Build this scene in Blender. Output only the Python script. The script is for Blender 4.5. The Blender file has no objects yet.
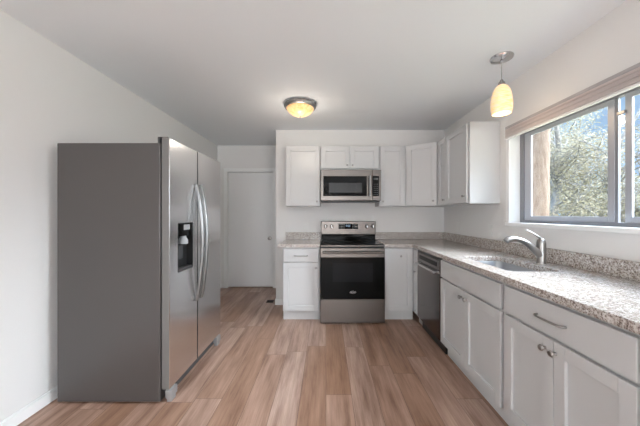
import bpy, bmesh, math, random
from mathutils import Vector, Matrix
random.seed(7)
S = bpy.context.scene
C = S.collection
R = math.radians

# ------------------------------------------------------------------ camera
F_PX = 270.0                       # focal length in pixels of the 640 px wide photo
EYE = 1.27
cam_d = bpy.data.cameras.new('camera')
cam = bpy.data.objects.new('camera', cam_d); C.objects.link(cam)
cam_d.sensor_width = 36.0
cam_d.lens = 36.0 * F_PX / 640.0
cam_d.shift_x = -6.0 / 640.0
cam_d.shift_y = 1.0 / 640.0
cam_d.clip_start = 0.02
cam.location = (0, 0, EYE)
cam.rotation_euler = (R(90), 0, 0)
S.camera = cam

# ------------------------------------------------------------------ exposure
S.view_settings.view_transform = 'Standard'
S.view_settings.look = 'None'
S.view_settings.gamma = 1.0
S.view_settings.use_curve_mapping = False
S.view_settings.exposure = -0.10

# ------------------------------------------------------------------ world
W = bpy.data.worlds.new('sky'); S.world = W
W.use_nodes = True
wn = W.node_tree.nodes; wl = W.node_tree.links
wn.clear()
wo = wn.new('ShaderNodeOutputWorld'); wb = wn.new('ShaderNodeBackground')
tc = wn.new('ShaderNodeTexCoord'); nz = wn.new('ShaderNodeTexNoise'); rp = wn.new('ShaderNodeValToRGB')
nz.inputs['Scale'].default_value = 3.2; nz.inputs['Detail'].default_value = 6
rp.color_ramp.elements[0].position = 0.54; rp.color_ramp.elements[0].color = (0.46, 0.69, 1.0, 1)
rp.color_ramp.elements[1].position = 0.78; rp.color_ramp.elements[1].color = (0.95, 0.97, 1.0, 1)
wl.new(tc.outputs['Generated'], nz.inputs['Vector']); wl.new(nz.outputs['Fac'], rp.inputs['Fac'])
wx = wn.new('ShaderNodeMix'); wx.data_type = 'RGBA'; wx.inputs[7].default_value = (0.84, 0.92, 1.0, 1)
wl.new(rp.outputs['Color'], wx.inputs[6]); wl.new(wx.outputs[2], wb.inputs['Color']); wl.new(wb.outputs['Background'], wo.inputs['Surface'])
sx = wn.new('ShaderNodeSeparateXYZ'); mr = wn.new('ShaderNodeMapRange')     # unseen upper sky boosted to send light in through the window
mr.inputs['From Min'].default_value = 0.38; mr.inputs['From Max'].default_value = 0.75
mr.inputs['To Min'].default_value = 1.0; mr.inputs['To Max'].default_value = 12.0
wl.new(tc.outputs['Generated'], sx.inputs[0]); wl.new(sx.outputs['Z'], mr.inputs['Value']); 
vd = wn.new('ShaderNodeVectorMath'); vd.operation = 'DOT_PRODUCT'              # added bright sky lobe, out of view, lights counter and floor
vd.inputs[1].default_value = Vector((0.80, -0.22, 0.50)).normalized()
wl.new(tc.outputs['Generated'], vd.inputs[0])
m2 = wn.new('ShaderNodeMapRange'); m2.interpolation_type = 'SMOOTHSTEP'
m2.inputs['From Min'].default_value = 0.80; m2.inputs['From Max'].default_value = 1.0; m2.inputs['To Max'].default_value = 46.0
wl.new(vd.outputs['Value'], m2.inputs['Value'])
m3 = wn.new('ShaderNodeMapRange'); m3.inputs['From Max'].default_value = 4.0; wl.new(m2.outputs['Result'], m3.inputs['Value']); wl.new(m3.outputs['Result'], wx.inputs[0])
ad = wn.new('ShaderNodeMath'); ad.operation = 'ADD'
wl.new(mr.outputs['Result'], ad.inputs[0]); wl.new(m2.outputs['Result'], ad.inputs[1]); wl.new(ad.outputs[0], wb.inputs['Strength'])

# ------------------------------------------------------------------ sun and added area lights behind the camera
sun_d = bpy.data.lights.new('sun', 'SUN'); sun = bpy.data.objects.new('sun', sun_d); C.objects.link(sun)
sun_d.energy = 3.8; sun_d.angle = R(1.0); sun_d.color = (1.0, 0.95, 0.88)
sun.rotation_euler = Vector((-0.45, -0.50, 0.72)).to_track_quat('Z', 'Y').to_euler()
sun.location = (-6, 4, 8)

def area(name, loc, direction, sx, sy, energy, color=(1, 1, 1)):
    d = bpy.data.lights.new(name, 'AREA'); o = bpy.data.objects.new(name, d); C.objects.link(o)
    d.shape = 'RECTANGLE'; d.size = sx; d.size_y = sy; d.energy = energy; d.color = color
    o.location = loc
    o.rotation_euler = Vector(direction).to_track_quat('-Z', 'Y').to_euler()
    return o
area('side_daylight_fill', (1.66, -2.60, 1.10), (-1, 0.18, 0.55), 2.1, 2.0, 70, (0.90, 0.95, 1.0))  # added area light at an unseen wall opening; no door is modelled
area('rear_fill_light', (0.05, -5.12, 1.45), (0, 1, 0.55), 1.6, 1.3, 158, (0.90, 0.955, 1.0))  # added fill light in front of the solid rear wall, no window there

# ------------------------------------------------------------------ materials
def mat(name, color, rough=0.5, metal=0.0, spec=0.5, **kw):
    m = bpy.data.materials.new(name); m.use_nodes = True
    b = m.node_tree.nodes['Principled BSDF']
    b.inputs['Base Color'].default_value = (*color, 1)
    b.inputs['Roughness'].default_value = rough
    b.inputs['Metallic'].default_value = metal
    b.inputs['Specular IOR Level'].default_value = spec
    for k, v in kw.items():
        b.inputs[k.replace('_', ' ')].default_value = v
    return m
def nodes(m):
    return m.node_tree.nodes, m.node_tree.links, m.node_tree.nodes['Principled BSDF']
def coords(n, l, scale=(1, 1, 1), kind='Object', rot=(0, 0, 0)):
    t = n.new('ShaderNodeTexCoord'); mp = n.new('ShaderNodeMapping')
    mp.inputs['Scale'].default_value = scale; mp.inputs['Rotation'].default_value = rot
    l.new(t.outputs[kind], mp.inputs['Vector'])
    return mp.outputs['Vector']
def noise(n, l, vec, scale, detail=3, rough=0.5):
    t = n.new('ShaderNodeTexNoise'); t.inputs['Scale'].default_value = scale
    t.inputs['Detail'].default_value = detail; t.inputs['Roughness'].default_value = rough
    l.new(vec, t.inputs['Vector']); return t
def ramp(n, l, fac, stops):
    r = n.new('ShaderNodeValToRGB')
    e = r.color_ramp.elements
    while len(e) < len(stops): e.new(0.5)
    for el, (p, c) in zip(e, stops): el.position = p; el.color = (*c, 1)
    l.new(fac, r.inputs['Fac']); return r
def bump(n, l, b, height, strength, dist=0.01):
    bp = n.new('ShaderNodeBump'); bp.inputs['Strength'].default_value = strength; bp.inputs['Distance'].default_value = dist
    l.new(height, bp.inputs['Height']); l.new(bp.outputs['Normal'], b.inputs['Normal'])
def mixc(n, l, fac, a, b, mode='MIX'):
    x = n.new('ShaderNodeMix'); x.data_type = 'RGBA'; x.blend_type = mode
    for s, v in ((x.inputs[0], fac), (x.inputs[6], a), (x.inputs[7], b)):
        if hasattr(v, 'links'): l.new(v, s)
        elif isinstance(v, tuple): s.default_value = (*v, 1)
        else: s.default_value = v
    return x.outputs[2]

def wall_mat(name, col):
    m = mat(name, col, 0.75, spec=0.25)
    n, l, b = nodes(m)
    v = coords(n, l)
    t = noise(n, l, v, 130, 3); bump(n, l, b, t.outputs['Fac'], 0.12, 0.004)
    return m
M_WALL = wall_mat('wall_paint', (0.82, 0.805, 0.79))
M_CEIL = wall_mat('ceiling_paint', (0.87, 0.895, 0.92))
M_TRIM = mat('trim_paint', (0.90, 0.90, 0.89), 0.35)
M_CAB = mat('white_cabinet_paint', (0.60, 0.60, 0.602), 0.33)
M_DOOREDGE = mat('fridge_door_edge_grey', (0.17, 0.165, 0.16), 0.35)
M_DOOR = mat('door_paint', (0.88, 0.88, 0.88), 0.4)
M_NICKEL = mat('brushed_nickel', (0.38, 0.37, 0.36), 0.33, 1.0)
M_CHROME = mat('chrome', (0.55, 0.55, 0.57), 0.16, 1.0)
M_BLACKGLASS = mat('black_glass', (0.005, 0.005, 0.005), 0.06, 0.0, 0.09)
M_COOKTOP = mat('black_ceramic_cooktop', (0.005, 0.005, 0.005), 0.14, 0.0, 0.12)
M_FOOT = mat('foot_bracket_grey', (0.42, 0.43, 0.44), 0.35, 0.6)
M_BLACK = mat('black_plastic', (0.012, 0.012, 0.012), 0.35)
M_WINDOWGLASS = mat('oven_window', (0.010, 0.010, 0.011), 0.10, 0.0, 0.09)
M_MWGLASS = mat('microwave_window_mesh', (0.028, 0.028, 0.029), 0.22, 0.0, 0.3)
M_DARKGREY = mat('dark_grey_plastic', (0.06, 0.06, 0.062), 0.45)
M_GREYPL = mat('grey_plastic', (0.34, 0.34, 0.35), 0.4)
M_FRSIDE = mat('fridge_side_grey_enamel', (0.084, 0.076, 0.074), 0.29, 0.0, 0.5)
n, l, b = nodes(M_FRSIDE)
bump(n, l, b, noise(n, l, coords(n, l), 260, 2).outputs['Fac'], 0.06, 0.002)

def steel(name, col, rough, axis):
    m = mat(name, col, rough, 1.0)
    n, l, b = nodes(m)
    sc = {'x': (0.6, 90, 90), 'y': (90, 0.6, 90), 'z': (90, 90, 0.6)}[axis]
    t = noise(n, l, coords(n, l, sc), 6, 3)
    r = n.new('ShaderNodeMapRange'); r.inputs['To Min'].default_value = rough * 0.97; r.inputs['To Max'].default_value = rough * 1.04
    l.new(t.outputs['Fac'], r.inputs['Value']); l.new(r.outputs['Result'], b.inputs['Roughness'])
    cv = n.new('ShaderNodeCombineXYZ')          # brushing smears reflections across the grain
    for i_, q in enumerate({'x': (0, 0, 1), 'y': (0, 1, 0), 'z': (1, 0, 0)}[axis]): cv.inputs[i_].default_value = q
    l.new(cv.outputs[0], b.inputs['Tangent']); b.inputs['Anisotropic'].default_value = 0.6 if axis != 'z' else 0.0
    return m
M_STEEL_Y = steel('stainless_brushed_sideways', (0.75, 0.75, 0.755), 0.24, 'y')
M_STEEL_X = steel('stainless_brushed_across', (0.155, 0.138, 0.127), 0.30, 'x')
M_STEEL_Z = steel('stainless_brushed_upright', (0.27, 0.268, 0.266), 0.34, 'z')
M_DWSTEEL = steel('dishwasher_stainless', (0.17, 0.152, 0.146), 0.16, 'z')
M_SINK = steel('sink_stainless', (0.40, 0.41, 0.43), 0.40, 'y')

# granite
M_GRANITE = mat('speckled_granite', (0.5, 0.45, 0.42), 0.13)
n, l, b = nodes(M_GRANITE)
v = coords(n, l)
n1 = noise(n, l, v, 85, 5, 0.7); n2 = noise(n, l, v, 170, 3, 0.6); n3 = noise(n, l, v, 16, 3)
c1 = ramp(n, l, n1.outputs['Fac'], [(0.32, (0.17, 0.14, 0.13)), (0.43, (0.40, 0.345, 0.32)), (0.50, (0.57, 0.53, 0.50)), (0.59, (0.74, 0.73, 0.72))])
c2 = ramp(n, l, n2.outputs['Fac'], [(0.36, (0.32, 0.29, 0.29)), (0.47, (1, 1, 1))])
c3 = ramp(n, l, n3.outputs['Fac'], [(0.35, (0.86, 0.81, 0.77)), (0.65, (1.0, 0.99, 0.98))])
x1 = mixc(n, l, 0.75, c1.outputs['Color'], c2.outputs['Color'], 'MULTIPLY')
x2 = mixc(n, l, 1.0, x1, c3.outputs['Color'], 'MULTIPLY')
l.new(x2, b.inputs['Base Color'])

# vinyl plank floor
M_FLOOR = mat('wood_plank_floor', (0.3, 0.2, 0.14), 0.34, 0.0, 0.5)
n, l, b = nodes(M_FLOOR)
v = coords(n, l, (1, 1, 1), 'Object', (0, 0, R(90)))
br = n.new('ShaderNodeTexBrick'); br.offset = 0.0; br.offset_frequency = 2
br.inputs['Scale'].default_value = 1.0; br.inputs['Mortar Size'].default_value = 0.0012
br.inputs['Brick Width'].default_value = 1.22; br.inputs['Row Height'].default_value = 0.182
br.inputs['Color1'].default_value = (0.0, 0.0, 0.0, 1); br.inputs['Color2'].default_value = (1, 1, 1, 1)
br.inputs['Mortar'].default_value = (0.5, 0.5, 0.5, 1); br.inputs['Bias'].default_value = 0.0
sp_ = n.new('ShaderNodeSeparateXYZ'); l.new(v, sp_.inputs[0])
fl_ = n.new('ShaderNodeMath'); fl_.operation = 'DIVIDE'; fl_.inputs[1].default_value = 0.182; l.new(sp_.outputs['Y'], fl_.inputs[0])
f2_ = n.new('ShaderNodeMath'); f2_.operation = 'FLOOR'; l.new(fl_.outputs[0], f2_.inputs[0])
wh_ = n.new('ShaderNodeTexWhiteNoise'); wh_.noise_dimensions = '1D'; l.new(f2_.outputs[0], wh_.inputs['W'])
ma_ = n.new('ShaderNodeMath'); ma_.operation = 'MULTIPLY_ADD'; ma_.inputs[1].default_value = 1.22
l.new(wh_.outputs['Value'], ma_.inputs[0]); l.new(sp_.outputs['X'], ma_.inputs[2])
cb_ = n.new('ShaderNodeCombineXYZ'); l.new(ma_.outputs[0], cb_.inputs['X']); l.new(sp_.outputs['Y'], cb_.inputs['Y'])
l.new(cb_.outputs[0], br.inputs['Vector'])
plank = ramp(n, l, br.outputs['Color'], [(0.0, (0.33, 0.190, 0.122)), (0.5, (0.42, 0.272, 0.203)), (1.0, (0.49, 0.350, 0.285))])
# every plank shifts the grain
vm = n.new('ShaderNodeVectorMath'); vm.operation = 'MULTIPLY_ADD'
vm.inputs[1].default_value = (5, 5, 5)
l.new(br.outputs['Color'], vm.inputs[0]); l.new(v, vm.inputs[2])
mp = n.new('ShaderNodeMapping'); mp.inputs['Scale'].default_value = (0.8, 7, 1)
l.new(vm.outputs[0], mp.inputs['Vector'])
g1 = noise(n, l, mp.outputs['Vector'], 2.2, 5, 0.6)
mp2 = n.new('ShaderNodeMapping'); mp2.inputs['Scale'].default_value = (2.0, 60, 1)
l.new(vm.outputs[0], mp2.inputs['Vector'])
g2 = noise(n, l, mp2.outputs['Vector'], 2.0, 4, 0.6)
gr = ramp(n, l, g1.outputs['Fac'], [(0.3, (0.56, 0.47, 0.43)), (0.48, (0.95, 0.92, 0.91)), (0.70, (1.25, 1.29, 1.34))])
gr2 = ramp(n, l, g2.outputs['Fac'], [(0.35, (0.86, 0.84, 0.83)), (0.6, (1.05, 1.05, 1.05))])
x = mixc(n, l, 1.0, plank.outputs['Color'], gr.outputs['Color'], 'MULTIPLY')
x = mixc(n, l, 1.0, x, gr2.outputs['Color'], 'MULTIPLY')
x = mixc(n, l, br.outputs['Fac'], x, (0.10, 0.06, 0.045))
l.new(x, b.inputs['Base Color'])
rr = n.new('ShaderNodeMapRange'); rr.inputs['To Min'].default_value = 0.28; rr.inputs['To Max'].default_value = 0.42
l.new(g1.outputs['Fac'], rr.inputs['Value']); l.new(rr.outputs['Result'], b.inputs['Roughness'])
bump(n, l, b, g2.outputs['Fac'], 0.05, 0.002)

# alabaster glass that glows
def glow_glass(name, ca, cb, strength, scale):
    m = mat(name, ca, 0.3)
    n, l, b = nodes(m)
    t = noise(n, l, coords(n, l, scale), 5, 4, 0.6)
    c = ramp(n, l, t.outputs['Fac'], [(0.38, ca), (0.6, cb)])
    l.new(c.outputs['Color'], b.inputs['Base Color']); l.new(c.outputs['Color'], b.inputs['Emission Color'])
    b.inputs['Emission Strength'].default_value = strength
    return m
M_BOWL = glow_glass('lit_alabaster_bowl', (1.0, 0.56, 0.20), (1.0, 0.74, 0.38), .46, (6, 6, 6))
M_SHADE = glow_glass('lit_swirled_pendant_glass', (0.96, 0.58, 0.27), (1.0, 0.82, 0.53), 0.52, (4, 4, 22))

# clear window glass
M_GLASS = bpy.data.materials.new('window_glass'); M_GLASS.use_nodes = True
n = M_GLASS.node_tree.nodes; l = M_GLASS.node_tree.links; n.clear()
o_ = n.new('ShaderNodeOutputMaterial'); mx = n.new('ShaderNodeMixShader'); tr = n.new('ShaderNodeBsdfTransparent'); gl = n.new('ShaderNodeBsdfGlossy')
gl.inputs['Roughness'].default_value = 0.02; tr.inputs['Color'].default_value = (0.97, 0.98, 0.98, 1)
mx.inputs[0].default_value = 0.05
l.new(tr.outputs[0], mx.inputs[1]); l.new(gl.outputs[0], mx.inputs[2]); l.new(mx.outputs[0], o_.inputs[0])

M_WINFRAME = mat('grey_aluminium_window_frame', (0.45, 0.455, 0.49), 0.4, 0.3)
M_WINDARK = mat('dark_window_stile', (0.24, 0.24, 0.26), 0.45, 0.2)
M_BLIND = mat('blind_slats', (0.74, 0.66, 0.64), 0.5)
M_BLINDHEAD = mat('blind_headrail', (0.45, 0.42, 0.43), 0.5)
M_BLINDRAIL = mat('blind_rail', (0.80, 0.77, 0.76), 0.45)
M_PLATE = mat('outlet_plate_plastic', (0.82, 0.81, 0.79), 0.35)
M_LED = mat('clock_display_light', (0.2, 0.35, 0.5), 0.3, Emission_Strength=0.7)
M_LED.node_tree.nodes['Principled BSDF'].inputs['Emission Color'].default_value = (0.45, 0.7, 1.0, 1)
M_MARK = mat('white_printed_marks', (0.5, 0.5, 0.5), 0.5)
M_KEYMARK = mat('faint_key_marks', (0.10, 0.10, 0.10), 0.5)
M_LOGO = mat('logo_silver', (0.75, 0.72, 0.72), 0.35, 0.3)
M_RING = mat('burner_ring_print', (0.05, 0.05, 0.052), 0.2)
M_VENT = mat('bronze_floor_register', (0.035, 0.022, 0.016), 0.5, 0.3)

def bark(name, ca, cb, sc):
    m = mat(name, ca, 0.85, spec=0.2)
    n, l, b = nodes(m)
    t = noise(n, l, coords(n, l, sc), 5, 5, 0.65)
    c = ramp(n, l, t.outputs['Fac'], [(0.35, ca), (0.62, cb)])
    l.new(c.outputs['Color'], b.inputs['Base Color']); bump(n, l, b, t.outputs['Fac'], 0.5, 0.03)
    return m
M_PALEBARK = bark('pale_peeled_bark', (0.13, 0.085, 0.060), (0.21, 0.155, 0.118), (6, 6, 0.9))
M_GREYBARK = bark('grey_bark', (0.16, 0.15, 0.14), (0.28, 0.265, 0.245), (6, 6, 0.9))
def leafmat(name, ca, cb):
    m = mat(name, ca, 0.55, spec=0.3)
    n, l, b = nodes(m)
    t = noise(n, l, coords(n, l), 2.3, 3)
    c = ramp(n, l, t.outputs['Fac'], [(0.35, ca), (0.65, cb)])
    l.new(c.outputs['Color'], b.inputs['Base Color'])
    tl = n.new('ShaderNodeBsdfTranslucent'); l.new(c.outputs['Color'], tl.inputs['Color'])
    ms = n.new('ShaderNodeMixShader'); ms.inputs[0].default_value = 0.4
    out = n['Material Output']
    l.new(b.outputs[0], ms.inputs[1]); l.new(tl.outputs[0], ms.inputs[2]); l.new(ms.outputs[0], out.inputs['Surface'])
    return m
M_LEAF = [leafmat('olive_leaves', (0.19, 0.160, 0.09), (0.33, 0.285, 0.185)),
          leafmat('pale_green_leaves', (0.205, 0.185, 0.115), (0.35, 0.315, 0.22)),
          leafmat('dry_tan_leaves', (0.30, 0.24, 0.15), (0.40, 0.34, 0.24))]
M_GROUND = bark('yard_ground', (0.2, 0.19, 0.11), (0.3, 0.27, 0.18), (1, 1, 1))

# ------------------------------------------------------------------ mesh helpers
class MB:
    """collects shapes into one bmesh; build() links it as ONE mesh object"""
    def __init__(s): s.bm = bmesh.new()
    def box(s, x0, x1, y0, y1, z0, z1, bev=0.0, seg=2, M=None):
        r = bmesh.ops.create_cube(s.bm, size=1.0)
        vs = r['verts']
        sx, sy, sz = abs(x1 - x0), abs(y1 - y0), abs(z1 - z0)
        c = Vector(((x0 + x1) / 2, (y0 + y1) / 2, (z0 + z1) / 2))
        for v in vs: v.co = Vector((v.co.x * sx, v.co.y * sy, v.co.z * sz)) + c
        if bev > 0:
            es = list({e for v in vs for e in v.link_edges})
            rr = bmesh.ops.bevel(s.bm, geom=es, offset=min(bev, 0.45 * min(sx, sy, sz)), segments=seg, affect='EDGES', profile=0.5)
            vs = list({v for f in rr['faces'] for v in f.verts} | {v for v in vs if v.is_valid})
        if M is not None:
            for v in vs: v.co = M @ v.co
        return s
    def lathe(s, prof, M=None, seg=32, cap=True):
        """prof: list of (radius, z); axis +Z, then transformed by M"""
        rings = []
        for r, z in prof:
            if r < 1e-6: rings.append([s.bm.verts.new((0, 0, z))])
            else: rings.append([s.bm.verts.new((r * math.cos(2 * math.pi * k / seg), r * math.sin(2 * math.pi * k / seg), z)) for k in range(seg)])
        for a, b in zip(rings, rings[1:]):
            for k in range(seg):
                k2 = (k + 1) % seg
                if len(a) == 1 and len(b) == 1: continue
                if len(a) == 1: s.bm.faces.new((a[0], b[k], b[k2]))
                elif len(b) == 1: s.bm.faces.new((a[k], a[k2], b[0]))
                else: s.bm.faces.new((a[k], a[k2], b[k2], b[k]))
        if cap:
            for rg in (rings[0], rings[-1]):
                if len(rg) > 2: s.bm.faces.new(rg)
        if M is not None:
            for rg in rings:
                for v in rg: v.co = M @ v.co
        return s
    def tube(s, pts, rad, seg=12, flat=1.0, up=(0, 0, 1)):
        """sweep a circle (flattened by flat along the second axis) along pts; rad is one value or a list"""
        pts = [Vector(p) for p in pts]
        rs = rad if isinstance(rad, (list, tuple)) else [rad] * len(pts)
        rings = []
        for i, p in enumerate(pts):
            t = (pts[min(i + 1, len(pts) - 1)] - pts[max(i - 1, 0)]).normalized()
            u = Vector(up)
            if abs(t.dot(u)) > 0.97: u = Vector((1, 0, 0)) if abs(t.x) < 0.9 else Vector((0, 1, 0))
            a = t.cross(u).normalized(); bb = a.cross(t).normalized()
            rings.append([s.bm.verts.new(p + (a * math.cos(2 * math.pi * k / seg) + bb * math.sin(2 * math.pi * k / seg) * flat) * rs[i]) for k in range(seg)])
        for a, b in zip(rings, rings[1:]):
            for k in range(seg):
                s.bm.faces.new((a[k], a[(k + 1) % seg], b[(k + 1) % seg], b[k]))
        s.bm.faces.new(rings[0]); s.bm.faces.new(rings[-1])
        return s
    def prism(s, loops, z0, z1):
        """extrude a polygon (first loop outline, others holes) between z0 and z1"""
        es = []; allv = []
        for lp in loops:
            vs = [s.bm.verts.new((x, y, z1)) for x, y in lp]; allv += vs
            for a, b in zip(vs, vs[1:] + vs[:1]): es.append(s.bm.edges.new((a, b)))
        r = bmesh.ops.triangle_fill(s.bm, edges=es, use_beauty=True)
        fs = [g for g in r['geom'] if isinstance(g, bmesh.types.BMFace)]
        bot = {v: s.bm.verts.new((v.co.x, v.co.y, z0)) for v in allv}
        for f in fs: s.bm.faces.new([bot[v] for v in reversed(f.verts)])
        for e in es: s.bm.faces.new((e.verts[0], e.verts[1], bot[e.verts[1]], bot[e.verts[0]]))
        return s
    def build(s, name, m, parent=None, smooth=False, loc=None):
        bmesh.ops.recalc_face_normals(s.bm, faces=s.bm.faces)
        base = Vector(loc) if loc is not None else (Vector(parent['_o']) if parent is not None else Vector((0, 0, 0)))
        for v in s.bm.verts: v.co -= base
        me = bpy.data.meshes.new(name); s.bm.to_mesh(me); s.bm.free()
        if smooth:
            for p in me.polygons: p.use_smooth = True
            try: me.set_sharp_from_angle(angle=R(40))
            except Exception: pass
        o = bpy.data.objects.new(name, me); C.objects.link(o)
        for mm in (m if isinstance(m, (list, tuple)) else [m]): me.materials.append(mm)
        if parent is not None: o.parent = parent; o['_o'] = parent['_o']
        else: o.location = base; o['_o'] = tuple(base)
        return o

def tag(o, label=None, cat=None, group=None, kind=None):
    if label: o['label'] = label
    if cat: o['category'] = cat
    if group: o['group'] = group
    if kind: o['kind'] = kind
    return o
def thing(name, label, cat, loc, group=None):
    o = bpy.data.objects.new(name, None); C.objects.link(o)
    o.empty_display_size = 0.1
    o.location = loc; o['_o'] = tuple(loc)
    return tag(o, label, cat, group)
def struct(mb, name, m, parent=None, loc=None, smooth=False):
    o = mb.build(name, m, parent, smooth, loc)
    o['kind'] = 'structure'
    return o
def basis(O, u, n):
    """local x along u, local y along outward n, z up"""
    u = Vector(u).normalized(); n = Vector(n).normalized()
    return Matrix(((u.x, n.x, 0, O[0]), (u.y, n.y, 0, O[1]), (u.z, n.z, 1, O[2]), (0, 0, 0, 1)))
def axis_to(d, at):
    return Matrix.Translation(Vector(at)) @ Vector(d).to_track_quat('Z', 'Y').to_matrix().to_4x4()
def bez(p, k=16):
    """Catmull-Rom through the points"""
    p = [Vector(q) for q in p]; q = [2 * p[0] - p[1]] + p + [2 * p[-1] - p[-2]]
    out = []
    for i in range(1, len(q) - 2):
        for j in range(k):
            t = j / k
            out.append(0.5 * ((2 * q[i]) + (q[i + 1] - q[i - 1]) * t + (2 * q[i - 1] - 5 * q[i] + 4 * q[i + 1] - q[i + 2]) * t * t + (3 * q[i] - q[i - 1] - 3 * q[i + 1] + q[i + 2]) * t ** 3))
    out.append(p[-1]); return out
def rrect(x0, x1, y0, y1, r, k=6):
    out = []
    for cx, cy, a in ((x1 - r, y1 - r, 0), (x0 + r, y1 - r, 90), (x0 + r, y0 + r, 180), (x1 - r, y0 + r, 270)):
        for i in range(k + 1):
            t = R(a + 90 * i / k); out.append((cx + r * math.cos(t), cy + r * math.sin(t)))
    return out

# ------------------------------------------------------------------ room shell
XL, XR, YB, YD, YR, ZC = -1.90, 1.68, 3.844, 4.72, -5.2, 2.465
FZ = -0.022                        # floor level
XE = -0.712                       # left end of the range wall, where the alcove with the door begins
struct(MB().box(XL - .15, XR + .15, YR - .15, YD + .15, -0.15, FZ), 'floor', M_FLOOR)
struct(MB().box(XL - .15, XR + .15, YR - .15, YD + .15, ZC, ZC + .15), 'ceiling', M_CEIL)
struct(MB().box(XL - .12, XL, YR - .12, YD + .12, FZ, ZC), 'wall_left', M_WALL)
struct(MB().box(XE, XR, YB, YD, FZ, ZC), 'wall_back', M_WALL)
# alcove wall with the door opening
DX0, DX1, DZ = -1.722, -0.925, 2.005
struct(MB().box(XL, DX0, YD, YD + .12, FZ, ZC).box(DX1, XE + .25, YD + .001, YD + .12, FZ, ZC).box(DX0, DX1, YD, YD + .12, DZ, ZC).box(DX0 - .1, DX1 + .1, YD + .121, YD + .14, FZ, ZC), 'wall_alcove', M_WALL)  # last box is an added backing that keeps outside light from the door gap
# right wall with the window opening
WY0, WY1, WZ0, WZ1 = 0.80, 2.472, 1.182, 2.02
struct(MB().box(XR, XR + .13, WY1, YD + .12, FZ, ZC).box(XR, XR + .13, -1.48, WY0, FZ, ZC).box(XR, XR + .13, YR - .12, -3.72, FZ, ZC).box(XR, XR + .13, -3.72, -1.48, 2.12, ZC)
       .box(XR, XR + .13, WY0, WY1, FZ, WZ0).box(XR, XR + .13, WY0, WY1, WZ1, ZC), 'wall_right', M_WALL)
# rear wall behind the camera
struct(MB().box(XL, XR, YR - .12, YR, FZ, ZC), 'wall_rear', M_WALL)

# baseboards
struct(MB().box(XL, XL + .013, YR, YD, FZ, FZ + .07).box(XL, XL + .009, YR, YD, FZ + .07, FZ + .08, .003), 'baseboard_left', M_TRIM)
struct(MB().box(XE - .012, -0.535, YB - .012, YB, FZ, FZ + .08, .003).box(XE - .012, XE, YB + .0005, YD, FZ, FZ + .08, .003), 'baseboard_back', M_TRIM)
struct(MB().box(XL + .014, DX0 - .066, YD - .012, YD, FZ, FZ + .08, .003), 'baseboard_alcove', M_TRIM)

# alcove door
d = struct(MB().box(DX0 + .007, DX1 - .007, YD + .018, YD + .055, FZ + .016, DZ - .008, .003), 'door_1', M_DOOR)
kx, kz = -0.985, 0.845
k = struct(MB().lathe([(0.0, 0), (.033, 0), (.033, .006), (.012, .010), (.011, .03), (.024, .036), (.029, .05), (.026, .062), (.0, .066)], axis_to((0, -1, 0), (kx, YD + .0175, kz))), 'door_knob', M_NICKEL, d, smooth=True)
struct(MB().box(DX0 - .062, DX0, YD - .016, YD - .001, FZ, DZ + .062, .004).box(DX1, DX1 + .062, YD - .016, YD - .001, FZ, DZ + .062, .004)
       .box(DX0, DX1, YD - .016, YD - .001, DZ, DZ + .062, .004)
       .box(DX0 - .001, DX0 + .003, YD, YD + .11, FZ, DZ).box(DX1 - .003, DX1 + .001, YD, YD + .11, FZ, DZ).box(DX0, DX1, YD, YD + .11, DZ - .003, DZ + .001), 'trim_1', M_TRIM)

# window: jamb liner and sill, aluminium frame, stiles, panes
struct(MB().box(XR - .014, XR + .128, WY1 - .014, WY1, WZ0, WZ1).box(XR - .014, XR, WY1, WY1 + .03, WZ0 - .012, WZ1 + .03, .003)
       .box(XR - .014, XR + .128, WY0, WY1 - .014, WZ1 - .014, WZ1).box(XR - .014, XR, WY0 - .03, WY1 + .03, WZ1, WZ1 + .03, .003)
       .box(XR - .014, XR + .128, WY0, WY0 + .014, WZ0, WZ1), 'trim_2', M_TRIM)
win = struct(MB().box(XR + .085, XR + .128, WY1 - .062, WY1 - .014, WZ0 + .012, WZ1 - .014, .002)
             .box(XR + .085, XR + .128, WY0 + .014, WY0 + .05, WZ0 + .012, WZ1 - .014, .002)
             .box(XR + .085, XR + .128, WY0 + .05, WY1 - .062, WZ0 + .012, WZ0 + .036, .002)
             .box(XR + .085, XR + .128, WY0 + .05, WY1 - .062, WZ1 - .04, WZ1 - .014, .002), 'window_1', M_WINDARK)
struct(MB().box(XR - .022, XR + .128, WY0 - .02, WY1 + .03, WZ0 - .022, WZ0 + .011, .004), 'window_sill', M_TRIM, win)
def sash(y0, y1, x0, x1, w=.042, wl_=None):
    wl_ = wl_ or w
    z0, z1 = WZ0 + .036, WZ1 - .04
    f = struct(MB().box(x0, x1, y1 - wl_, y1, z0, z1, .002).box(x0, x1, y0, y0 + w, z0, z1, .002)
               .box(x0, x1, y0 + w, y1 - wl_, z0, z0 + .035, .002).box(x0, x1, y0 + w, y1 - wl_, z1 - .03, z1, .002), 'window_sash', M_WINFRAME, win)
    struct(MB().box((x0 + x1) / 2 - .002, (x0 + x1) / 2 + .002, y0 + w, y1 - wl_, z0 + .035, z1 - .03), 'window_pane', M_GLASS, f)
    return f
sash(1.658, WY1 - .0625, XR + .092, XR + .106, .042, .075)
struct(MB().box(XR + .094, XR + .110, 1.640, 1.6575, WZ0 + .036, WZ1 - .04, .002), 'window_mullion', M_WINDARK, win)
sash(WY0 + .05, 1.600, XR + .092, XR + .106, .036)
struct(MB().box(XR + .101, XR + .105, 1.6005, 1.6395, WZ0 + .036, WZ1 - .04), 'window_pane', M_GLASS, win)
struct(MB().box(XR + .078, XR + .092, 1.590, 1.634, 1.865, 1.885, .003), 'window_latch', M_NICKEL, win)

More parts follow.
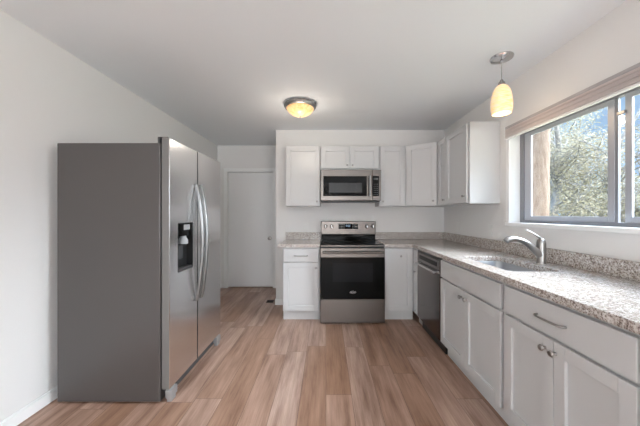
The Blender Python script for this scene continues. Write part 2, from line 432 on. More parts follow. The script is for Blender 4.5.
# blind, raised into a stack
bl = thing('window_blind', 'raised mauve-beige slatted blind stacked across the top of the window', 'blind', (1.655, 1.65, 1.947))
bx0, bx1 = 1.634, XR - .016
MB().box(bx0 + .006, bx1, WY0 - .05, WY1 + .008, 2.043, 2.064, .003).build('headrail', M_BLINDHEAD, bl)
m_ = MB()
for i in range(8):
    z = 1.9665 + i * .0095
    m_.box(bx0 + .004 * (i % 3) - .004, bx1 - .001, WY0 - .045, WY1 + .003, z, z + .0052, .001, 1)
m_.build('slats', M_BLIND, bl)
MB().box(bx0, bx1, WY0 - .045, WY1 + .003, 1.947, 1.963, .004).build('bottom_rail', M_BLINDRAIL, bl)
MB().box(bx0 - .0065, bx0 - .0052, WY1 - .016, WY1 - .008, 1.949, 2.062).build('ladder_cord', M_TRIM, bl)

# ------------------------------------------------------------------ cabinets
def shaker(T, u0, u1, z0, z1, name, parent, rail=.058, thick=.019):
    """five-piece shaker door: frame with recessed flat panel"""
    n0, n1 = .002, .002 + thick
    r = min(rail, (u1 - u0) * .3)
    m = MB()
    m.box(u0, u0 + r, n0, n1, z0, z1, .0015, 1, T).box(u1 - r, u1, n0, n1, z0, z1, .0015, 1, T)
    m.box(u0 + r, u1 - r, n0, n1, z0, z0 + r, .0015, 1, T).box(u0 + r, u1 - r, n0, n1, z1 - r, z1, .0015, 1, T)
    m.box(u0 + r - .004, u1 - r + .004, n0, n1 - .013, z0 + r - .004, z1 - r + .004, 0, 1, T)
    return m.build(name, M_CAB, parent)
def slab(T, u0, u1, z0, z1, name, parent):
    return MB().box(u0, u1, .002, .021, z0, z1, .003, 2, T).build(name, M_CAB, parent)
def knob(T, u, z, parent, s=1.0):
    a = T @ Vector((u, .0212, z)); d = (T @ Vector((u, 1.0212, z))) - a
    return MB().lathe([(0, 0), (.008 * s, 0), (.006 * s, .004), (.0055 * s, .012), (.013 * s, .017), (.0155 * s, .022), (.012 * s, .028), (0, .030)], axis_to(d, a), 20).build('knob', M_NICKEL, parent, True)
def pull(T, u0, u1, z, parent):
    p = [T @ Vector(q) for q in ((u0, .0215, z), (u0 + .004, .036, z), (u0 + .018, .046, z), ((u0 + u1) / 2, .050, z), (u1 - .018, .046, z), (u1 - .004, .036, z), (u1, .0215, z))]
    return MB().tube(bez(p, 6), .0052, 10).build('pull', M_NICKEL, parent, True)
def cabinet(name, label, group, O, u, nrm, w, depth, z0, z1, toe=0.0, extra=0.0, cat='cabinet'):
    T = basis(O, u, nrm)
    c = T @ Vector((w / 2, -depth / 2, 0)); 
    t = thing(name, label, cat, (c.x, c.y, FZ if toe else z0), group)
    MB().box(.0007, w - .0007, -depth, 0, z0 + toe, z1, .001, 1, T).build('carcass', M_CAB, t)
    if toe:
        MB().box(.0007, w - .0007, -depth, -.05, FZ, z0 + toe - .001, 0, 1, T).build('toe_kick', M_CAB, t)
    return t, T
BX, BXN = (1, 0, 0), (0, -1, 0)        # cabinets on the range wall: left to right, facing the camera
RX, RXN = (0, -1, 0), (-1, 0, 0)       # cabinets on the window wall: far to near, facing left
YBF, YUF = 3.262, 3.545                # box fronts on the range wall, base and wall cabinets
XBF, XUF = 1.066, 1.386                # the same on the window wall
ZB = .871
DEPB, DEPU = YB - .001 - YBF, YB - .001 - YUF
GB, GU = 'white base cabinets', 'white wall cabinets'
# base, left of the range
c, T = cabinet('base_cabinet', 'narrow white base cabinet standing left of the range, drawer over door', GB, (-.522, YBF, 0), BX, BXN, .447, DEPB, 0, ZB, .098)
dr = slab(T, .010, .432, .700, .852, 'drawer', c); pull(T, .14, .30, .768, dr)
dd = shaker(T, .010, .432, .108, .685, 'door', c); knob(T, .402, .625, dd)
# base, right of the range
c, T = cabinet('base_cabinet', 'white base cabinet between the range and the inside corner, one full-height door', GB, (.6975, YBF, 0), BX, BXN, 1.064 - .6975, DEPB, 0, ZB, .098)
dd = shaker(T, .012, .340, .108, .852, 'door', c); knob(T, .20, .765, dd, .8)
# narrow base on the window wall, in the corner
c, T = cabinet('base_cabinet', 'slim white base cabinet between the inside corner and the dishwasher', GB, (XBF, YBF - .024, 0), RX, RXN, YBF - .024 - 3.086, XR - .001 - XBF, 0, ZB, .098)
wn_ = YBF - .024 - 3.086
dr = slab(T, .006, wn_ - .005, .700, .852, 'drawer', c)
dd = shaker(T, .006, wn_ - .005, .108, .685, 'door', c, .035); knob(T, wn_ - .05, .60, dd, .8)
# sink base
SB0, SB1 = 2.474, 1.602
c, T = cabinet('base_cabinet', 'white sink base cabinet under the sink and faucet, false front over two doors', GB, (XBF, SB0, 0), RX, RXN, SB0 - SB1, XR - .001 - XBF, 0, ZB - .001, .098)
w = SB0 - SB1
for ch in [o for o in C.objects if o.parent == c and o.name.startswith('carcass')]:
    bpy.data.objects.remove(ch)
m_ = MB()                                # open-topped box so that the bowl hangs inside
m_.box(.0007, w - .0007, -.02, 0, .098, ZB - .001, .001, 1, T).box(.0007, .019, -.612, -.02, .098, ZB - .001, 0, 1, T).box(w - .019, w - .0007, -.612, -.02, .098, ZB - .001, 0, 1, T)
m_.box(.019, w - .019, -.612, -.02, .098, .116, 0, 1, T).box(.019, w - .019, -.612, -.604, .116, ZB - .001, 0, 1, T)
m_.build('carcass', M_CAB, c)
slab(T, .010, w - .018, .700, .852, 'false_front', c)
dd = shaker(T, .010, w / 2 - .006, .108, .685, 'door', c); knob(T, w / 2 - .040, .632, dd)
dd = shaker(T, w / 2 - .003, w - .018, .108, .685, 'door', c); knob(T, w / 2 + .032, .632, dd)
# drawer base
DB0, DB1 = 1.600, .902
c, T = cabinet('base_cabinet', 'nearest white base cabinet at right, long drawer with a bar pull over two doors', GB, (XBF, DB0, 0), RX, RXN, DB0 - DB1, XR - .001 - XBF, 0, ZB, .098)
w = DB0 - DB1
dr = slab(T, .016, w - .006, .700, .852, 'drawer', c); pull(T, .265, .425, .776, dr)
dd = shaker(T, .016, w / 2 + .008, .108, .685, 'door', c); knob(T, w / 2 - .036, .634, dd)
dd = shaker(T, w / 2 + .011, w - .006, .108, .685, 'door', c); knob(T, w / 2 + .022, .634, dd)
# next base along, only its edge is in view
c, T = cabinet('base_cabinet', 'white base cabinet cut off by the right edge of the picture', GB, (XBF, DB1 - .002, 0), RX, RXN, .76, XR - .001 - XBF, 0, ZB, .098)
w = .76
dr = slab(T, .010, w - .010, .700, .852, 'drawer', c); pull(T, .30, .46, .776, dr)
dd = shaker(T, .010, w / 2 - .0015, .108, .685, 'door', c); knob(T, w / 2 - .04, .634, dd)
dd = shaker(T, w / 2 + .0015, w - .010, .108, .685, 'door', c); knob(T, w / 2 + .04, .634, dd)

# wall cabinets
U0, U1 = 1.372, 2.162
c, T = cabinet('wall_cabinet', 'white wall cabinet left of the microwave with one tall door', GU, (-.530, YUF, 0), BX, BXN, .455, DEPU, U0, U1)
dd = shaker(T, .008, .447, U0 + .012, U1 - .012, 'door', c); knob(T, .412, U0 + .06, dd, .8)
c, T = cabinet('wall_cabinet', 'short white two-door wall cabinet directly above the microwave', GU, (-.073, YUF, 0), BX, BXN, .768, DEPU, 1.852, U1)
for u0, u1, ku in ((.010, .380, .350), (.388, .758, .418)):
    dd = shaker(T, u0, u1, 1.866, U1 - .012, 'door', c); knob(T, ku, 1.905, dd, .8)
UC = 1.047
c, T = cabinet('wall_cabinet', 'narrow white wall cabinet right of the microwave facing the camera', GU, (.697, YUF, 0), BX, BXN, UC - .697, DEPU, U0, U1)
dd = shaker(T, .012, UC - .697 - .022, U0 + .012, U1 - .012, 'door', c); knob(T, .045, U0 + .06, dd, .8)
# angled corner cabinet
YC = 3.315
t = thing('wall_cabinet', 'angled white corner wall cabinet with its door set across the inside corner', 'cabinet', (1.40, 3.65, U0), GU)
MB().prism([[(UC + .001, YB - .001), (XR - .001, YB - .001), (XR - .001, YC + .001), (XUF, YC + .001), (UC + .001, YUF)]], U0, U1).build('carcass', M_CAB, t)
dv = Vector((XUF - UC, YC - YUF, 0)); dl = dv.length
T = basis((UC + .001, YUF, 0), dv, Vector((dv.y, -dv.x, 0)))
dd = shaker(T, .020, dl - .022, U0 + .012, U1 - .012, 'door', t); knob(T, dl - .058, U0 + .06, dd, .8)
# two-door cabinet on the window wall
UE = 2.602
c, T = cabinet('wall_cabinet', 'white two-door wall cabinet on the window wall with its blank side facing the camera', GU, (XUF, YC - .001, 0), RX, RXN, YC - .001 - UE, XR - .001 - XUF, U0, U1)
w = YC - .001 - UE
dd = shaker(T, .012, .235, U0 + .012, U1 - .012, 'door', c); knob(T, .200, U0 + .06, dd, .8)
dd = shaker(T, .243, w - .028, U0 + .012, U1 - .012, 'door', c); knob(T, w - .065, U0 + .075, dd, .8)

# ------------------------------------------------------------------ countertops
ZT = .911
XCF, YCF = 1.030, 3.212
def counter(loops, splash, name, label, loc):
    t = thing(name, label, 'countertop', loc)
    o = MB().prism(loops, ZB + .0005, ZT).build('slab', M_GRANITE, t)
    bv = o.modifiers.new('edge', 'BEVEL'); bv.width = .004; bv.segments = 2; bv.limit_method = 'ANGLE'; bv.angle_limit = R(50)
    for s_ in splash:
        MB().box(*s_, .003).build('backsplash', M_GRANITE, t)
    return t
counter([[(-.572, YB - .001), (-.0725, YB - .001), (-.0725, YCF), (-.572, YCF)]], [(-.572, -.0725, YB - .021, YB - .001, ZT + .0005, 1.013)],
        'countertop', 'short speckled granite countertop on the cabinet left of the range', (-.32, 3.52, ZB))
SX0, SX1, SY0, SY1 = 1.150, 1.475, 1.690, 2.290
hole = rrect(SX0, SX1, SY0, SY1, .05)
counter([[(.6965, YB - .001), (XR - .001, YB - .001), (XR - .001, .14), (XCF, .14), (XCF, YCF), (.6965, YCF)], hole],
        [(.6965, XR - .022, YB - .021, YB - .001, ZT + .0005, 1.013), (XR - .021, XR - .001, .14, YB - .0005, ZT + .0005, 1.013)],
        'countertop', 'long L-shaped speckled granite countertop holding the sink, running under the window', (1.35, 2.0, ZB))

# sink
t = thing('sink', 'stainless undermount single-bowl sink set in the granite below the window', 'sink', (1.312, 1.99, .69))
m_ = MB(); bm = m_.bm
def ring(off, z, r): return [bm.verts.new((x, y, z)) for x, y in rrect(SX0 - off, SX1 + off, SY0 - off, SY1 + off, r)]
rs = [ring(.022, ZB - .0012, .06), ring(.002, ZB - .0012, .05), ring(-.004, ZB - .02, .05), ring(-.008, .735, .05), ring(-.025, .712, .05), ring(-.06, .706, .045)]
for a, b_ in zip(rs, rs[1:]):
    for k in range(len(a)): bm.faces.new((a[k], a[(k + 1) % len(a)], b_[(k + 1) % len(a)], b_[k]))
bm.faces.new(rs[-1])
o = m_.build('basin', M_SINK, t, True)
sd = o.modifiers.new('shell', 'SOLIDIFY'); sd.thickness = .0012; sd.offset = 0
MB().lathe([(0, .0075), (.03, .0075), (.042, .009), (.045, .0085), (.045, .0068), (0, .0068)], Matrix.Translation((1.33, 1.99, .70))).build('drain', M_CHROME, t, True)

# faucet
fx, fy = 1.566, 1.965
t = thing('faucet', 'brushed nickel single-lever kitchen faucet behind the sink', 'faucet', (fx, fy, ZT))
MB().lathe([(0, ZT + .0005), (.033, ZT + .0005), (.033, ZT + .004), (.029, ZT + .010), (.0285, ZT + .09), (.030, ZT + .125), (.029, ZT + .150), (.024, ZT + .170), (.014, ZT + .182), (0, ZT + .185)],
           Matrix.Translation((fx, fy, 0)), 28).build('body', M_NICKEL, t, True)
sp = bez([(fx - .008, fy, ZT + .062), (fx - .052, fy, ZT + .100), (fx - .105, fy, ZT + .145), (fx - .155, fy, ZT + .170), (fx - .205, fy, ZT + .177), (fx - .243, fy, ZT + .174)], 8)
MB().tube(sp, [.027 - .010 * min(1, i / 26) for i in range(len(sp))], 18).build('spout', M_NICKEL, t, True)
hd = bez([(fx - .160, fy, ZT + .173), (fx - .205, fy, ZT + .178), (fx - .240, fy, ZT + .172), (fx - .256, fy, ZT + .160)], 6)
MB().tube(hd, [.0175 + .004 * min(1, i / 10) for i in range(len(hd))], 18).build('spray_head', M_NICKEL, t, True)
lv = bez([(fx + .002, fy, ZT + .176), (fx - .03, fy, ZT + .200), (fx - .070, fy, ZT + .226), (fx - .108, fy, ZT + .244)], 8)
MB().tube(lv, [.014 - .008 * min(1, i / 14) for i in range(len(lv))], 14, .6).build('lever', M_NICKEL, t, True)

# ------------------------------------------------------------------ refrigerator
FY0, FY1, FYS = 1.840, 2.733, 2.244
FXB, FXF0, FXF1 = -1.834, -1.122, -1.067
t = thing('refrigerator', 'tall stainless side-by-side refrigerator with grey sides against the left wall', 'refrigerator', (-1.48, 2.286, FZ))
MB().box(FXB, -1.130, FY0, FY1, FZ + .010, 1.755, .006).build('body', M_FRSIDE, t)
MB().box(FXB + .02, -1.140, FY0 + .02, FY1 - .02, FZ + .0005, FZ + .0095).build('base', M_BLACK, t)
MB().box(-1.131, -1.122, FY0 + .012, FY1 - .012, .08, 1.75).build('gasket', M_BLACK, t)
MB().box(-1.139, -1.100, FY0 + .05, FY1 - .05, FZ + .02, .062, .004).build('base_grille', M_DARKGREY, t)
MB()
def curved_panel(y0, y1, z0, z1, parent, name, cut=None):
    """door slab whose front is slightly crowned, with an optional recess opening"""
    m = MB(); m.box(FXF0, FXF1, y0, y1, z0, z1, .007, 3)
    return m.build(name, M_STEEL_Y, parent, True)
# freezer door, split around the dispenser niche
ny0, ny1, nz0, nz1 = 1.945, 2.165, .845, 1.205
dz0, dz1 = .070, 1.792
bm_ = MB(); bmm = bm_.bm
bm_.box(FXF0, FXF1, FY0, FYS - .004, dz0, dz1, .006, 3)
fz = bm_.build('freezer_door', M_STEEL_Y, t)
cut = MB().box(FXF1 - .052, FXF1 + .03, ny0, ny1, nz0, nz1, .004).build('cutter', M_BLACK, t)
bo = fz.modifiers.new('niche', 'BOOLEAN'); bo.object = cut; bo.operation = 'DIFFERENCE'; bo.solver = 'EXACT'
bpy.context.view_layer.update()
me = bpy.data.meshes.new_from_object(fz.evaluated_get(bpy.context.evaluated_depsgraph_get()))
fz.modifiers.clear(); fz.data = me
for i in range(len(me.materials)): me.materials[i] = M_STEEL_Y
bpy.data.objects.remove(cut)
ds = MB().box(FXF1 - .0515, FXF1 - .048, ny0 + .001, ny1 - .001, nz0 + .001, nz1 - .001)
ds.box(FXF1 - .048, FXF1 + .001, ny0 + .001, ny0 + .005, nz0 + .001, nz1 - .001).box(FXF1 - .048, FXF1 + .001, ny1 - .005, ny1 - .001, nz0 + .001, nz1 - .001)
ds.box(FXF1 - .048, FXF1 + .001, ny0 + .005, ny1 - .005, nz1 - .005, nz1 - .001).box(FXF1 - .048, FXF1 + .001, ny0 + .005, ny1 - .005, nz0 + .001, nz0 + .005)
ds = ds.build('dispenser', M_BLACK, fz)
MB().box(FXF1 - .045, FXF1 + .002, ny0 + .006, ny1 - .006, 1.105, nz1 - .006, .004).build('control_panel', M_BLACKGLASS, ds)
MB().box(FXF1 + .0022, FXF1 + .004, 2.02, 2.11, 1.150, 1.19, .0006).build('button_pad', M_GREYPL, ds)
MB().lathe([(0, 0), (.034, 0), (.034, .03), (.022, .045), (.02, .06), (0, .06)], Matrix.Translation((FXF1 - .02, 2.055, 1.045))).build('nozzle', M_GREYPL, ds, True)
MB().box(FXF1 - .046, FXF1 - .040, 2.02, 2.09, .93, 1.03, .002).build('paddle', M_DARKGREY, ds)
MB().box(FXF1 - .046, FXF1 - .002, ny0 + .006, ny1 - .006, nz0 + .006, nz0 + .022, .003).build('drip_tray', M_DARKGREY, ds)
def grey_edges(o):
    o.data.materials.append(M_DOOREDGE); o.data.materials.append(M_BLACK)
    for p in o.data.polygons:
        if abs(p.normal.y) > .6 and abs(p.center.y + FRC - FYS) < .012: p.material_index = 2
        elif abs(p.normal.y) > .9 and (p.center.y + FRC < FY0 + .01 or p.center.y + FRC > FY1 - .01): p.material_index = 1
FRC = 2.286
grey_edges(fz)
fr = MB().box(FXF0, FXF1, FYS + .004, FY1, dz0, dz1, .006, 3).build('fridge_door', M_STEEL_Y, t)
grey_edges(fr)
for y, dpar in ((FYS - .040, fz), (FYS + .040, fr)):
    z0, z1 = .575, 1.505
    pts = []
    for i in range(41):
        q = i / 40; s_ = math.sin(math.pi * q)
        pts.append((FXF1 + .012 + .046 * s_ ** .8, y, z0 + (z1 - z0) * q))
    h = MB().tube(pts, .0145, 14, 1.0, (0, 1, 0))
    h.box(FXF1 + .0005, FXF1 + .022, y - .013, y + .013, z0 - .012, z0 + .028, .005).box(FXF1 + .0005, FXF1 + .022, y - .013, y + .013, z1 - .028, z1 + .012, .005)
    h.build('handle', M_STEEL_Z, dpar, True)
MB().box(-1.150, FXF1 - .014, FY0 + .004, FY0 + .06, dz1 + .001, dz1 + .006, .002).box(-1.150, -1.135, FY0 + .004, FY0 + .06, 1.756, dz1 + .0008, .003).build('hinge_cover', M_DARKGREY, t)
MB().box(-1.150, FXF1 - .014, FY1 - .06, FY1 - .004, dz1 + .001, dz1 + .006, .002).box(-1.150, -1.135, FY1 - .06, FY1 - .004, 1.756, dz1 + .0008, .003).build('hinge_cover', M_DARKGREY, t)
for ya, yb in ((FY0 + .002, FY0 + .085), (FY1 - .105, FY1 - .020)):
    f = MB().box(-1.099, FXF1 + .010, ya, yb, FZ + .030, .064, .006).box(-1.095, FXF1 + .004, ya + .012, yb - .012, FZ + .001, FZ + .030, .004)
    f.build('foot_bracket', M_FOOT, t)

# ------------------------------------------------------------------ range
RX0, RX1 = -.0695, .6935
RC = (RX0 + RX1) / 2
t = thing('kitchen_range', 'freestanding stainless electric range with black glass oven door', 'range', (RC, 3.49, FZ))
MB().box(RX0, RX1, 3.215, 3.835, FZ + .020, .884, .002).build('body', M_DARKGREY, t)
for xx in (RX0 + .05, RX1 - .05):
    for yy in (3.26, 3.78):
        MB().lathe([(.018, FZ), (.018, FZ + .0195)], Matrix.Translation((xx, yy, 0)), 14).build('foot', M_BLACK, t, True)
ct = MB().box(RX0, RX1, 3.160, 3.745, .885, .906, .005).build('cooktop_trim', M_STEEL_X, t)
cg = MB().box(RX0 + .012, RX1 - .012, 3.205, 3.742, .9062, .9085, .0008, 1).build('cooktop_glass', M_COOKTOP, t)
for xx, yy, r_ in ((RX0 + .20, 3.36, .105), (RX1 - .20, 3.36, .08), (RX0 + .20, 3.60, .075), (RX1 - .20, 3.60, .10)):
    MB().lathe([(r_ - .003, .9086), (r_, .9086), (r_, .9088), (r_ - .003, .9088), (r_ - .003, .9086)], Matrix.Translation((xx, yy, 0)), 40, False).build('burner_ring', M_RING, cg)
bg = MB().box(RX0, RX1, 3.765, 3.838, .985, 1.168, .006).build('backguard', M_STEEL_X, t)
MB().box(RX0 + .004, RX1 - .004, 3.775, 3.836, .907, .984, .002).build('backguard_base', M_BLACKGLASS, t)
ZK = 1.098
dp = MB().box(RC - .135, RC + .135, 3.7610, 3.7645, ZK - .038, ZK + .035, .001, 1).build('display', M_BLACKGLASS, bg)
m_ = MB()
for i, px in enumerate((-.038, -.022, .002, .018)):          # clock digits 
    for (a, b_, c_, d_) in ((-.005, .005, .010, .012), (-.005, .005, -.012, -.010), (.004, .006, -.010, .010), (-.006, -.004, -.010, .010)):
        if i == 0 and a != .004: continue
        m_.box(RC + px + a, RC + px + b_, 3.7602, 3.7608, ZK + .008 + c_, ZK + .008 + d_)
for q in (-.006, .006): m_.box(RC - .011, RC - .008, 3.7602, 3.7608, ZK + .007 + q, ZK + .010 + q)
m_.build('clock_digits', M_LED, dp)
for sx in (-1, 1):
    m_ = MB()
    for i in range(4):
        for j in range(3):
            m_.box(RC + sx * (.060 + i * .019) - .005, RC + sx * (.060 + i * .019) + .005, 3.7602, 3.7608, ZK - .026 + j * .022, ZK - .019 + j * .022)
    m_.build('button_marks', M_MARK, dp)
for px in (325.6, 331.7, 366.8, 372.9):
    xx = (px - 326) / F_PX * 3.76
    kb = MB().lathe([(0, 0), (.027, 0), (.027, .004), (.022, .008), (.020, .030), (.017, .034), (0, .034)], axis_to((0, -1, 0), (xx, 3.7645, ZK)), 24).build('knob', M_STEEL_X, bg, True)
    MB().box(xx - .004, xx + .004, 3.722, 3.7303, ZK - .018, ZK + .018, .002).build('knob_grip', M_CHROME, kb)
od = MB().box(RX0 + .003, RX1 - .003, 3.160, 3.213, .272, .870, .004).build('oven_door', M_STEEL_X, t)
og = MB().box(RX0 + .006, RX1 - .006, 3.1555, 3.1595, .276, .764, .0015, 1).build('door_glass', M_BLACKGLASS, od)
MB().box(RC - .235, RC + .235, 3.1543, 3.1553, .475, .695, .0004, 1).build('oven_window', M_WINDOWGLASS, od)
hm = MB().tube([(RX0 + .03, 3.112, .822), (RX1 - .03, 3.112, .822)], .0135, 16, 1.0)
hm.box(RX0 + .032, RX0 + .056, 3.112, 3.1595, .810, .834, .004).box(RX1 - .056, RX1 - .032, 3.112, 3.1595, .810, .834, .004)
hm.build('handle', M_STEEL_X, od, True)
# maker's mark on the oven glass
tcu = bpy.data.curves.new('badge', 'FONT'); tcu.body = 'Whirlpool'; tcu.size = .015; tcu.align_x = 'CENTER'; tcu.align_y = 'CENTER'; tcu.extrude = .0004
to = bpy.data.objects.new('badge_text', tcu); C.objects.link(to); bpy.context.view_layer.update()
tm = bpy.data.meshes.new_from_object(to.evaluated_get(bpy.context.evaluated_depsgraph_get())); bpy.data.objects.remove(to)
m_ = MB(); m_.bm.from_mesh(tm)
for v in m_.bm.verts: v.co = Vector((RC + v.co.x, 3.1548 - v.co.z, .355 + v.co.y))
pts = [(RC + .040 * math.cos(a), 3.1549, .356 + .0125 * math.sin(a)) for a in [R(200 + 300 * i / 40) for i in range(41)]]
m_.tube(pts, .0010, 6)
m_.build('badge', M_LOGO, od)
dw = MB().box(RX0 + .003, RX1 - .003, 3.160, 3.213, FZ + .018, .268, .004).build('storage_drawer', M_STEEL_X, t)

# ------------------------------------------------------------------ microwave
MX0, MX1, MY = -.069, .693, 3.400
MZ0, MZ1 = 1.425, 1.828
t = thing('microwave', 'over-the-range stainless microwave hung under the short cabinet', 'microwave', ((MX0 + MX1) / 2, 3.62, MZ0))
MB().box(MX0, MX1, MY + .034, YB - .002, MZ0 + .012, MZ1, .003).build('body', M_DARKGREY, t)
MB().box(MX0 + .01, MX1 - .01, MY + .04, YB - .01, MZ0, MZ0 + .0115, .002).build('vent_panel', M_BLACK, t)
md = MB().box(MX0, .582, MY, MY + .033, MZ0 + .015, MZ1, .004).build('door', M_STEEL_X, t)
MB().box(-.035, .515, MY - .0025, MY - .0003, 1.495, 1.748, .001, 1).build('door_glass', M_BLACKGLASS, md)
MB().box(.038, .455, MY - .0035, MY - .0027, 1.540, 1.662, .0003, 1).build('viewing_window', M_MWGLASS, md)
hm = MB().tube([(.548, MY - .040, 1.495), (.548, MY - .040, 1.75)], .0135, 14)
hm.box(.538, .558, MY - .040, MY - .0003, 1.505, 1.525, .003).box(.538, .558, MY - .040, MY - .0003, 1.720, 1.740, .003)
hm.build('handle', M_STEEL_Z, md, True)
cp = MB().box(.584, MX1, MY, MY + .033, MZ0 + .015, MZ1, .004).build('control_side', M_STEEL_X, t)
kp = MB().box(.588, .668, MY - .0025, MY - .0003, 1.495, 1.748, .001, 1).build('keypad', M_BLACKGLASS, cp)
m_ = MB()
for i in range(3):
    for j in range(6):
        m_.box(.600 + i * .021, .612 + i * .021, MY - .0031, MY - .0027, 1.512 + j * .026, 1.518 + j * .026)
m_.build('key_marks', M_KEYMARK, kp)
MB().box(.600, .656, MY - .0031, MY - .0027, 1.700, 1.725).build('display', M_DARKGREY, kp)

# ------------------------------------------------------------------ dishwasher
DY0, DY1 = 2.477, 3.083
t = thing('dishwasher', 'stainless dishwasher built in under the counter left of the sink cabinet', 'dishwasher', (1.36, 2.78, FZ))
MB().box(1.075, XR - .03, DY0 + .004, DY1 - .004, .10, .866, .002).build('tub', M_DARKGREY, t)
MB().box(1.100, 1.60, DY0 + .004, DY1 - .004, FZ + .002, .099).build('toe_kick', M_BLACK, t)
dd = MB().box(1.043, 1.074, DY0 + .004, DY1 - .004, .105, .740, .004).build('door', M_DWSTEEL, t)
cp = MB().box(1.043, 1.074, DY0 + .004, DY1 - .004, .743, .842, .004).build('control_panel', M_DWSTEEL, t)
MB().box(1.048, 1.074, DY0 + .004, DY1 - .004, .8425, .862, .002).build('vent_strip', M_BLACK, t)
hm = MB().tube([(1.012, DY0 + .05, .722), (1.012, DY1 - .05, .722)], .011, 14)
hm.box(1.012, 1.0428, DY0 + .055, DY0 + .075, .713, .731, .003).box(1.012, 1.0428, DY1 - .075, DY1 - .055, .713, .731, .003)
hm.build('handle', M_STEEL_Y, dd, True)
MB().box(1.0405, 1.0428, DY0 + .07, DY1 - .07, .775, .815, .0008, 1).build('button_strip', M_BLACKGLASS, cp)

# ------------------------------------------------------------------ lamps
lx, ly = -.280, 2.93
t = thing('ceiling_light', 'lit flush ceiling light with amber alabaster glass bowl and nickel rim', 'ceiling light', (lx, ly, ZC))
MB().lathe([(0, -.001), (.150, -.001), (.172, -.010), (.176, -.028), (.166, -.046), (.150, -.052), (.140, -.050), (0, -.048)], Matrix.Translation((lx, ly, ZC)), 48).build('rim', M_NICKEL, t, True)
MB().lathe([(.149, -.0525), (.143, -.066), (.122, -.092), (.088, -.116), (.045, -.134), (.02, -.138), (0, -.139)], Matrix.Translation((lx, ly, ZC)), 48).build('glass_bowl', M_BOWL, t, True)
MB().lathe([(0, -.1395), (.013, -.1395), (.013, -.144), (.008, -.148), (.009, -.154), (0, -.158)], Matrix.Translation((lx, ly, ZC)), 20).build('finial', M_NICKEL, t, True)
def point(name, loc, e, col, r):
    d_ = bpy.data.lights.new(name, 'POINT'); o_ = bpy.data.objects.new(name, d_); C.objects.link(o_)
    d_.energy = e; d_.color = col; d_.shadow_soft_size = r; o_.location = loc
point('ceiling_light_bulb', (lx, ly, ZC - .36), 4.5, (1.0, .90, .78), .07)
px, py = 1.338, 2.057
t = thing('pendant_light', 'lit pendant lamp with swirled amber glass shade hanging over the sink', 'pendant light', (px, py, ZC))
MB().lathe([(0, -.001), (.078, -.001), (.080, -.006), (.074, -.016), (.045, -.026), (.012, -.030), (.009, -.045), (0, -.045)], Matrix.Translation((px, py, ZC)), 36).build('canopy', M_CHROME, t, True)
MB().tube([(px, py, ZC - .046), (px, py, 2.292)], .0035, 8).build('cord', M_NICKEL, t, True)
MB().lathe([(0, 2.291), (.010, 2.291), (.014, 2.28), (.022, 2.272), (.026, 2.250), (0, 2.250)], Matrix.Translation((px, py, 0)), 24).build('socket_cap', M_NICKEL, t, True)
MB().lathe([(.026, 2.249), (.043, 2.236), (.058, 2.205), (.068, 2.16), (.073, 2.11), (.072, 2.07), (.064, 2.034), (.060, 2.034), (.068, 2.07), (.069, 2.11), (.064, 2.16), (.054, 2.205), (.040, 2.232), (.022, 2.247)],
           Matrix.Translation((px, py, 0)), 36, False).build('shade', M_SHADE, t, True)
MB().lathe([(0, 2.185), (.012, 2.185), (.014, 2.14), (.027, 2.11), (.028, 2.085), (.018, 2.065), (0, 2.06)], Matrix.Translation((px, py, 0)), 20).build('bulb', M_BOWL, t, True)
point('pendant_bulb', (px, py, 1.99), 2.0, (1.0, .80, .58), .05)

# ------------------------------------------------------------------ outlets and register
def outlet(label, T):
    c_ = T @ Vector((0, 0, 0))
    t = thing('wall_outlet', label, 'outlet', c_, 'white wall outlets above the counter')
    p = MB().box(-.036, .036, .0005, .006, -.058, .058, .003, 2, T).build('plate', M_PLATE, t)
    for z in (-.022, .022):
        r_ = MB().box(-.0165, .0165, .0062, .008, z - .014, z + .014, .0008, 1, T).build('receptacle', M_PLATE, p)
outlet('white outlet plate on the range wall just left of the range', basis((-.29, YB, 1.092), BX, BXN))
outlet('white outlet plate on the window wall under the corner cabinets, far one', basis((XR, 3.43, 1.105), RX, RXN))
outlet('white outlet plate on the window wall nearer the faucet', basis((XR, 2.76, 1.105), RX, RXN))
t = thing('floor_register', 'small dark slotted floor register beside the wall corner near the door', 'floor vent', (-.83, 3.98, FZ))
MB().box(-.875, -.775, 3.93, 4.04, FZ + .0005, FZ + .005, .002).build('frame', M_VENT, t)
m_ = MB()
for i in range(7): m_.box(-.865, -.785, 3.942 + i * .0135, 3.947 + i * .0135, FZ + .0052, FZ + .007)
m_.build('louvers', M_VENT, t)

# ------------------------------------------------------------------ outside the window
struct(MB().box(1.95, 40, -20, 45, -0.6, -0.45), 'ground', M_GROUND)
def trunk(m, pts, r0, r1, seg=12, wob=.0):
    p = bez(pts, 8); k = len(p) - 1
    m.tube(p, [(r0 + (r1 - r0) * i / k) * (1 + wob * random.uniform(-1, 1)) for i in range(k + 1)], seg)
t = thing('tree', 'pale peeled tree trunk standing just outside the left end of the window', 'tree', (3.98, 5.07, -.45))
m_ = MB(); trunk(m_, [(4.00, 5.10, -.47), (4.00, 5.09, .8), (4.01, 5.09, 2.2), (4.03, 5.10, 3.6), (4.0, 5.2, 5.2)], .175, .15, 16, .04)
m_.build('trunk', M_PALEBARK, t, True)
def leaves(m, c_, rad, n_, size):
    bm = m.bm
    for _ in range(n_):
        d_ = Vector((random.gauss(0, 1), random.gauss(0, 1), random.gauss(0, 1))).normalized() * (random.random() ** .4)
        p = Vector(c_) + Vector((d_.x * rad[0], d_.y * rad[1], d_.z * rad[2]))
        a = Vector((random.gauss(0, 1), random.gauss(0, 1), random.gauss(0, 1))).normalized()
        b_ = a.orthogonal().normalized()
        s_ = size * random.uniform(.6, 1.4)
        vs = [bm.verts.new(p + a * s_), bm.verts.new(p + b_ * s_ * .42), bm.verts.new(p - a * s_), bm.verts.new(p - b_ * s_ * .42)]
        bm.faces.new(vs)
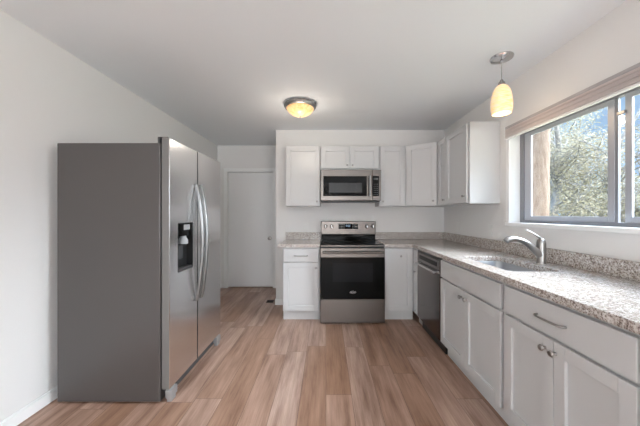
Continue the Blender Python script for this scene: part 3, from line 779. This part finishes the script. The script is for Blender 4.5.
def tree(label, base, h, crown, lm, nleaf, size, tr=.11, bm_mat=None, name='tree', clumps=26):
    t = thing(name, label, 'tree', base)
    bx, by, bz = base
    m = MB(); lf = MB()
    if tr:
        top = (bx + random.uniform(-.3, .3), by + random.uniform(-.3, .3), bz + h * .9)
        trunk(m, [(bx, by, bz - .02), (bx + random.uniform(-.15, .15), by, bz + h * .3), (bx + random.uniform(-.3, .3), by, bz + h * .6), top], tr, tr * .25, 10)
    for _ in range(clumps):
        d_ = Vector((random.gauss(0, 1), random.gauss(0, 1), random.gauss(0, 1))).normalized() * (random.random() ** .45)
        c_ = Vector((bx + d_.x * crown[0], by + d_.y * crown[0], crown[1] + d_.z * crown[2]))
        leaves(lf, c_, (crown[0] * .30, crown[0] * .30, crown[2] * .24), nleaf // clumps, size)
        if tr:
            z0 = max(bz + h * .25, min(c_.z - .5, bz + h * .8))
            st = Vector((bx, by, z0)); mid = (st + c_) / 2 + Vector((random.uniform(-.2, .2), random.uniform(-.2, .2), random.uniform(0, .3)))
            trunk(m, [st, mid, c_], tr * .2, .010, 6)
            for _q in range(5):
                e_ = c_ + Vector((random.uniform(-.6, .6), random.uniform(-.6, .6), random.uniform(-.5, .6)))
                trunk(m, [c_, (c_ + e_) / 2 + Vector((random.uniform(-.1, .1), random.uniform(-.1, .1), random.uniform(-.1, .1))), e_], .010, .004, 4)
    if tr: m.build('trunk', bm_mat or M_GREYBARK, t, True)
    lf.build('foliage', lm, t)
G = -.45
tree('grey-trunked olive tree right behind the pale trunk', (5.35, 6.30, G), 4.6, (1.25, 2.3, 1.5), M_LEAF[0], 11000, .027, .13)
tree('pale green tree filling the middle of the window view', (7.6, 8.2, G), 5.0, (1.8, 2.3, 1.9), M_LEAF[1], 19000, .030, .13)
tree('thin bare-branched tree by the window stile with sky behind', (6.9, 6.35, G), 4.6, (1.25, 2.2, 1.6), M_LEAF[0], 4600, .028, .11)
tree('sparse olive tree seen through the right-hand pane', (7.0, 5.6, G), 4.2, (1.2, 1.7, 1.3), M_LEAF[1], 3000, .028, .10)
tree('taller olive tree at the back left of the window view', (9.5, 11.6, G), 7.0, (2.3, 3.4, 2.6), M_LEAF[0], 16000, .04, .16)
for i, (x, y, lm, lab) in enumerate(((4.7, 5.55, 2, 'dry tan bush low at the foot of the pale trunk'), (6.2, 6.9, 0, 'low olive bush at the window bottom right of the trunk'),
                                     (6.6, 6.1, 1, 'low pale green bush at the window bottom by the stile'), (6.9, 5.2, 0, 'low olive bush behind the right-hand pane'))):
    tree(lab, (x, y, G), 1.6, (.95, .55, .95), M_LEAF[lm], 8000, .026, .03, None, 'bush', 16)
tree('distant broad tree line low on the horizon', (15.5, 15.5, G), 4, (4.5, 1.2, 1.9), M_LEAF[1], 14000, .09, .2)

for o in list(bpy.data.objects):
    if '_o' in o: del o['_o']
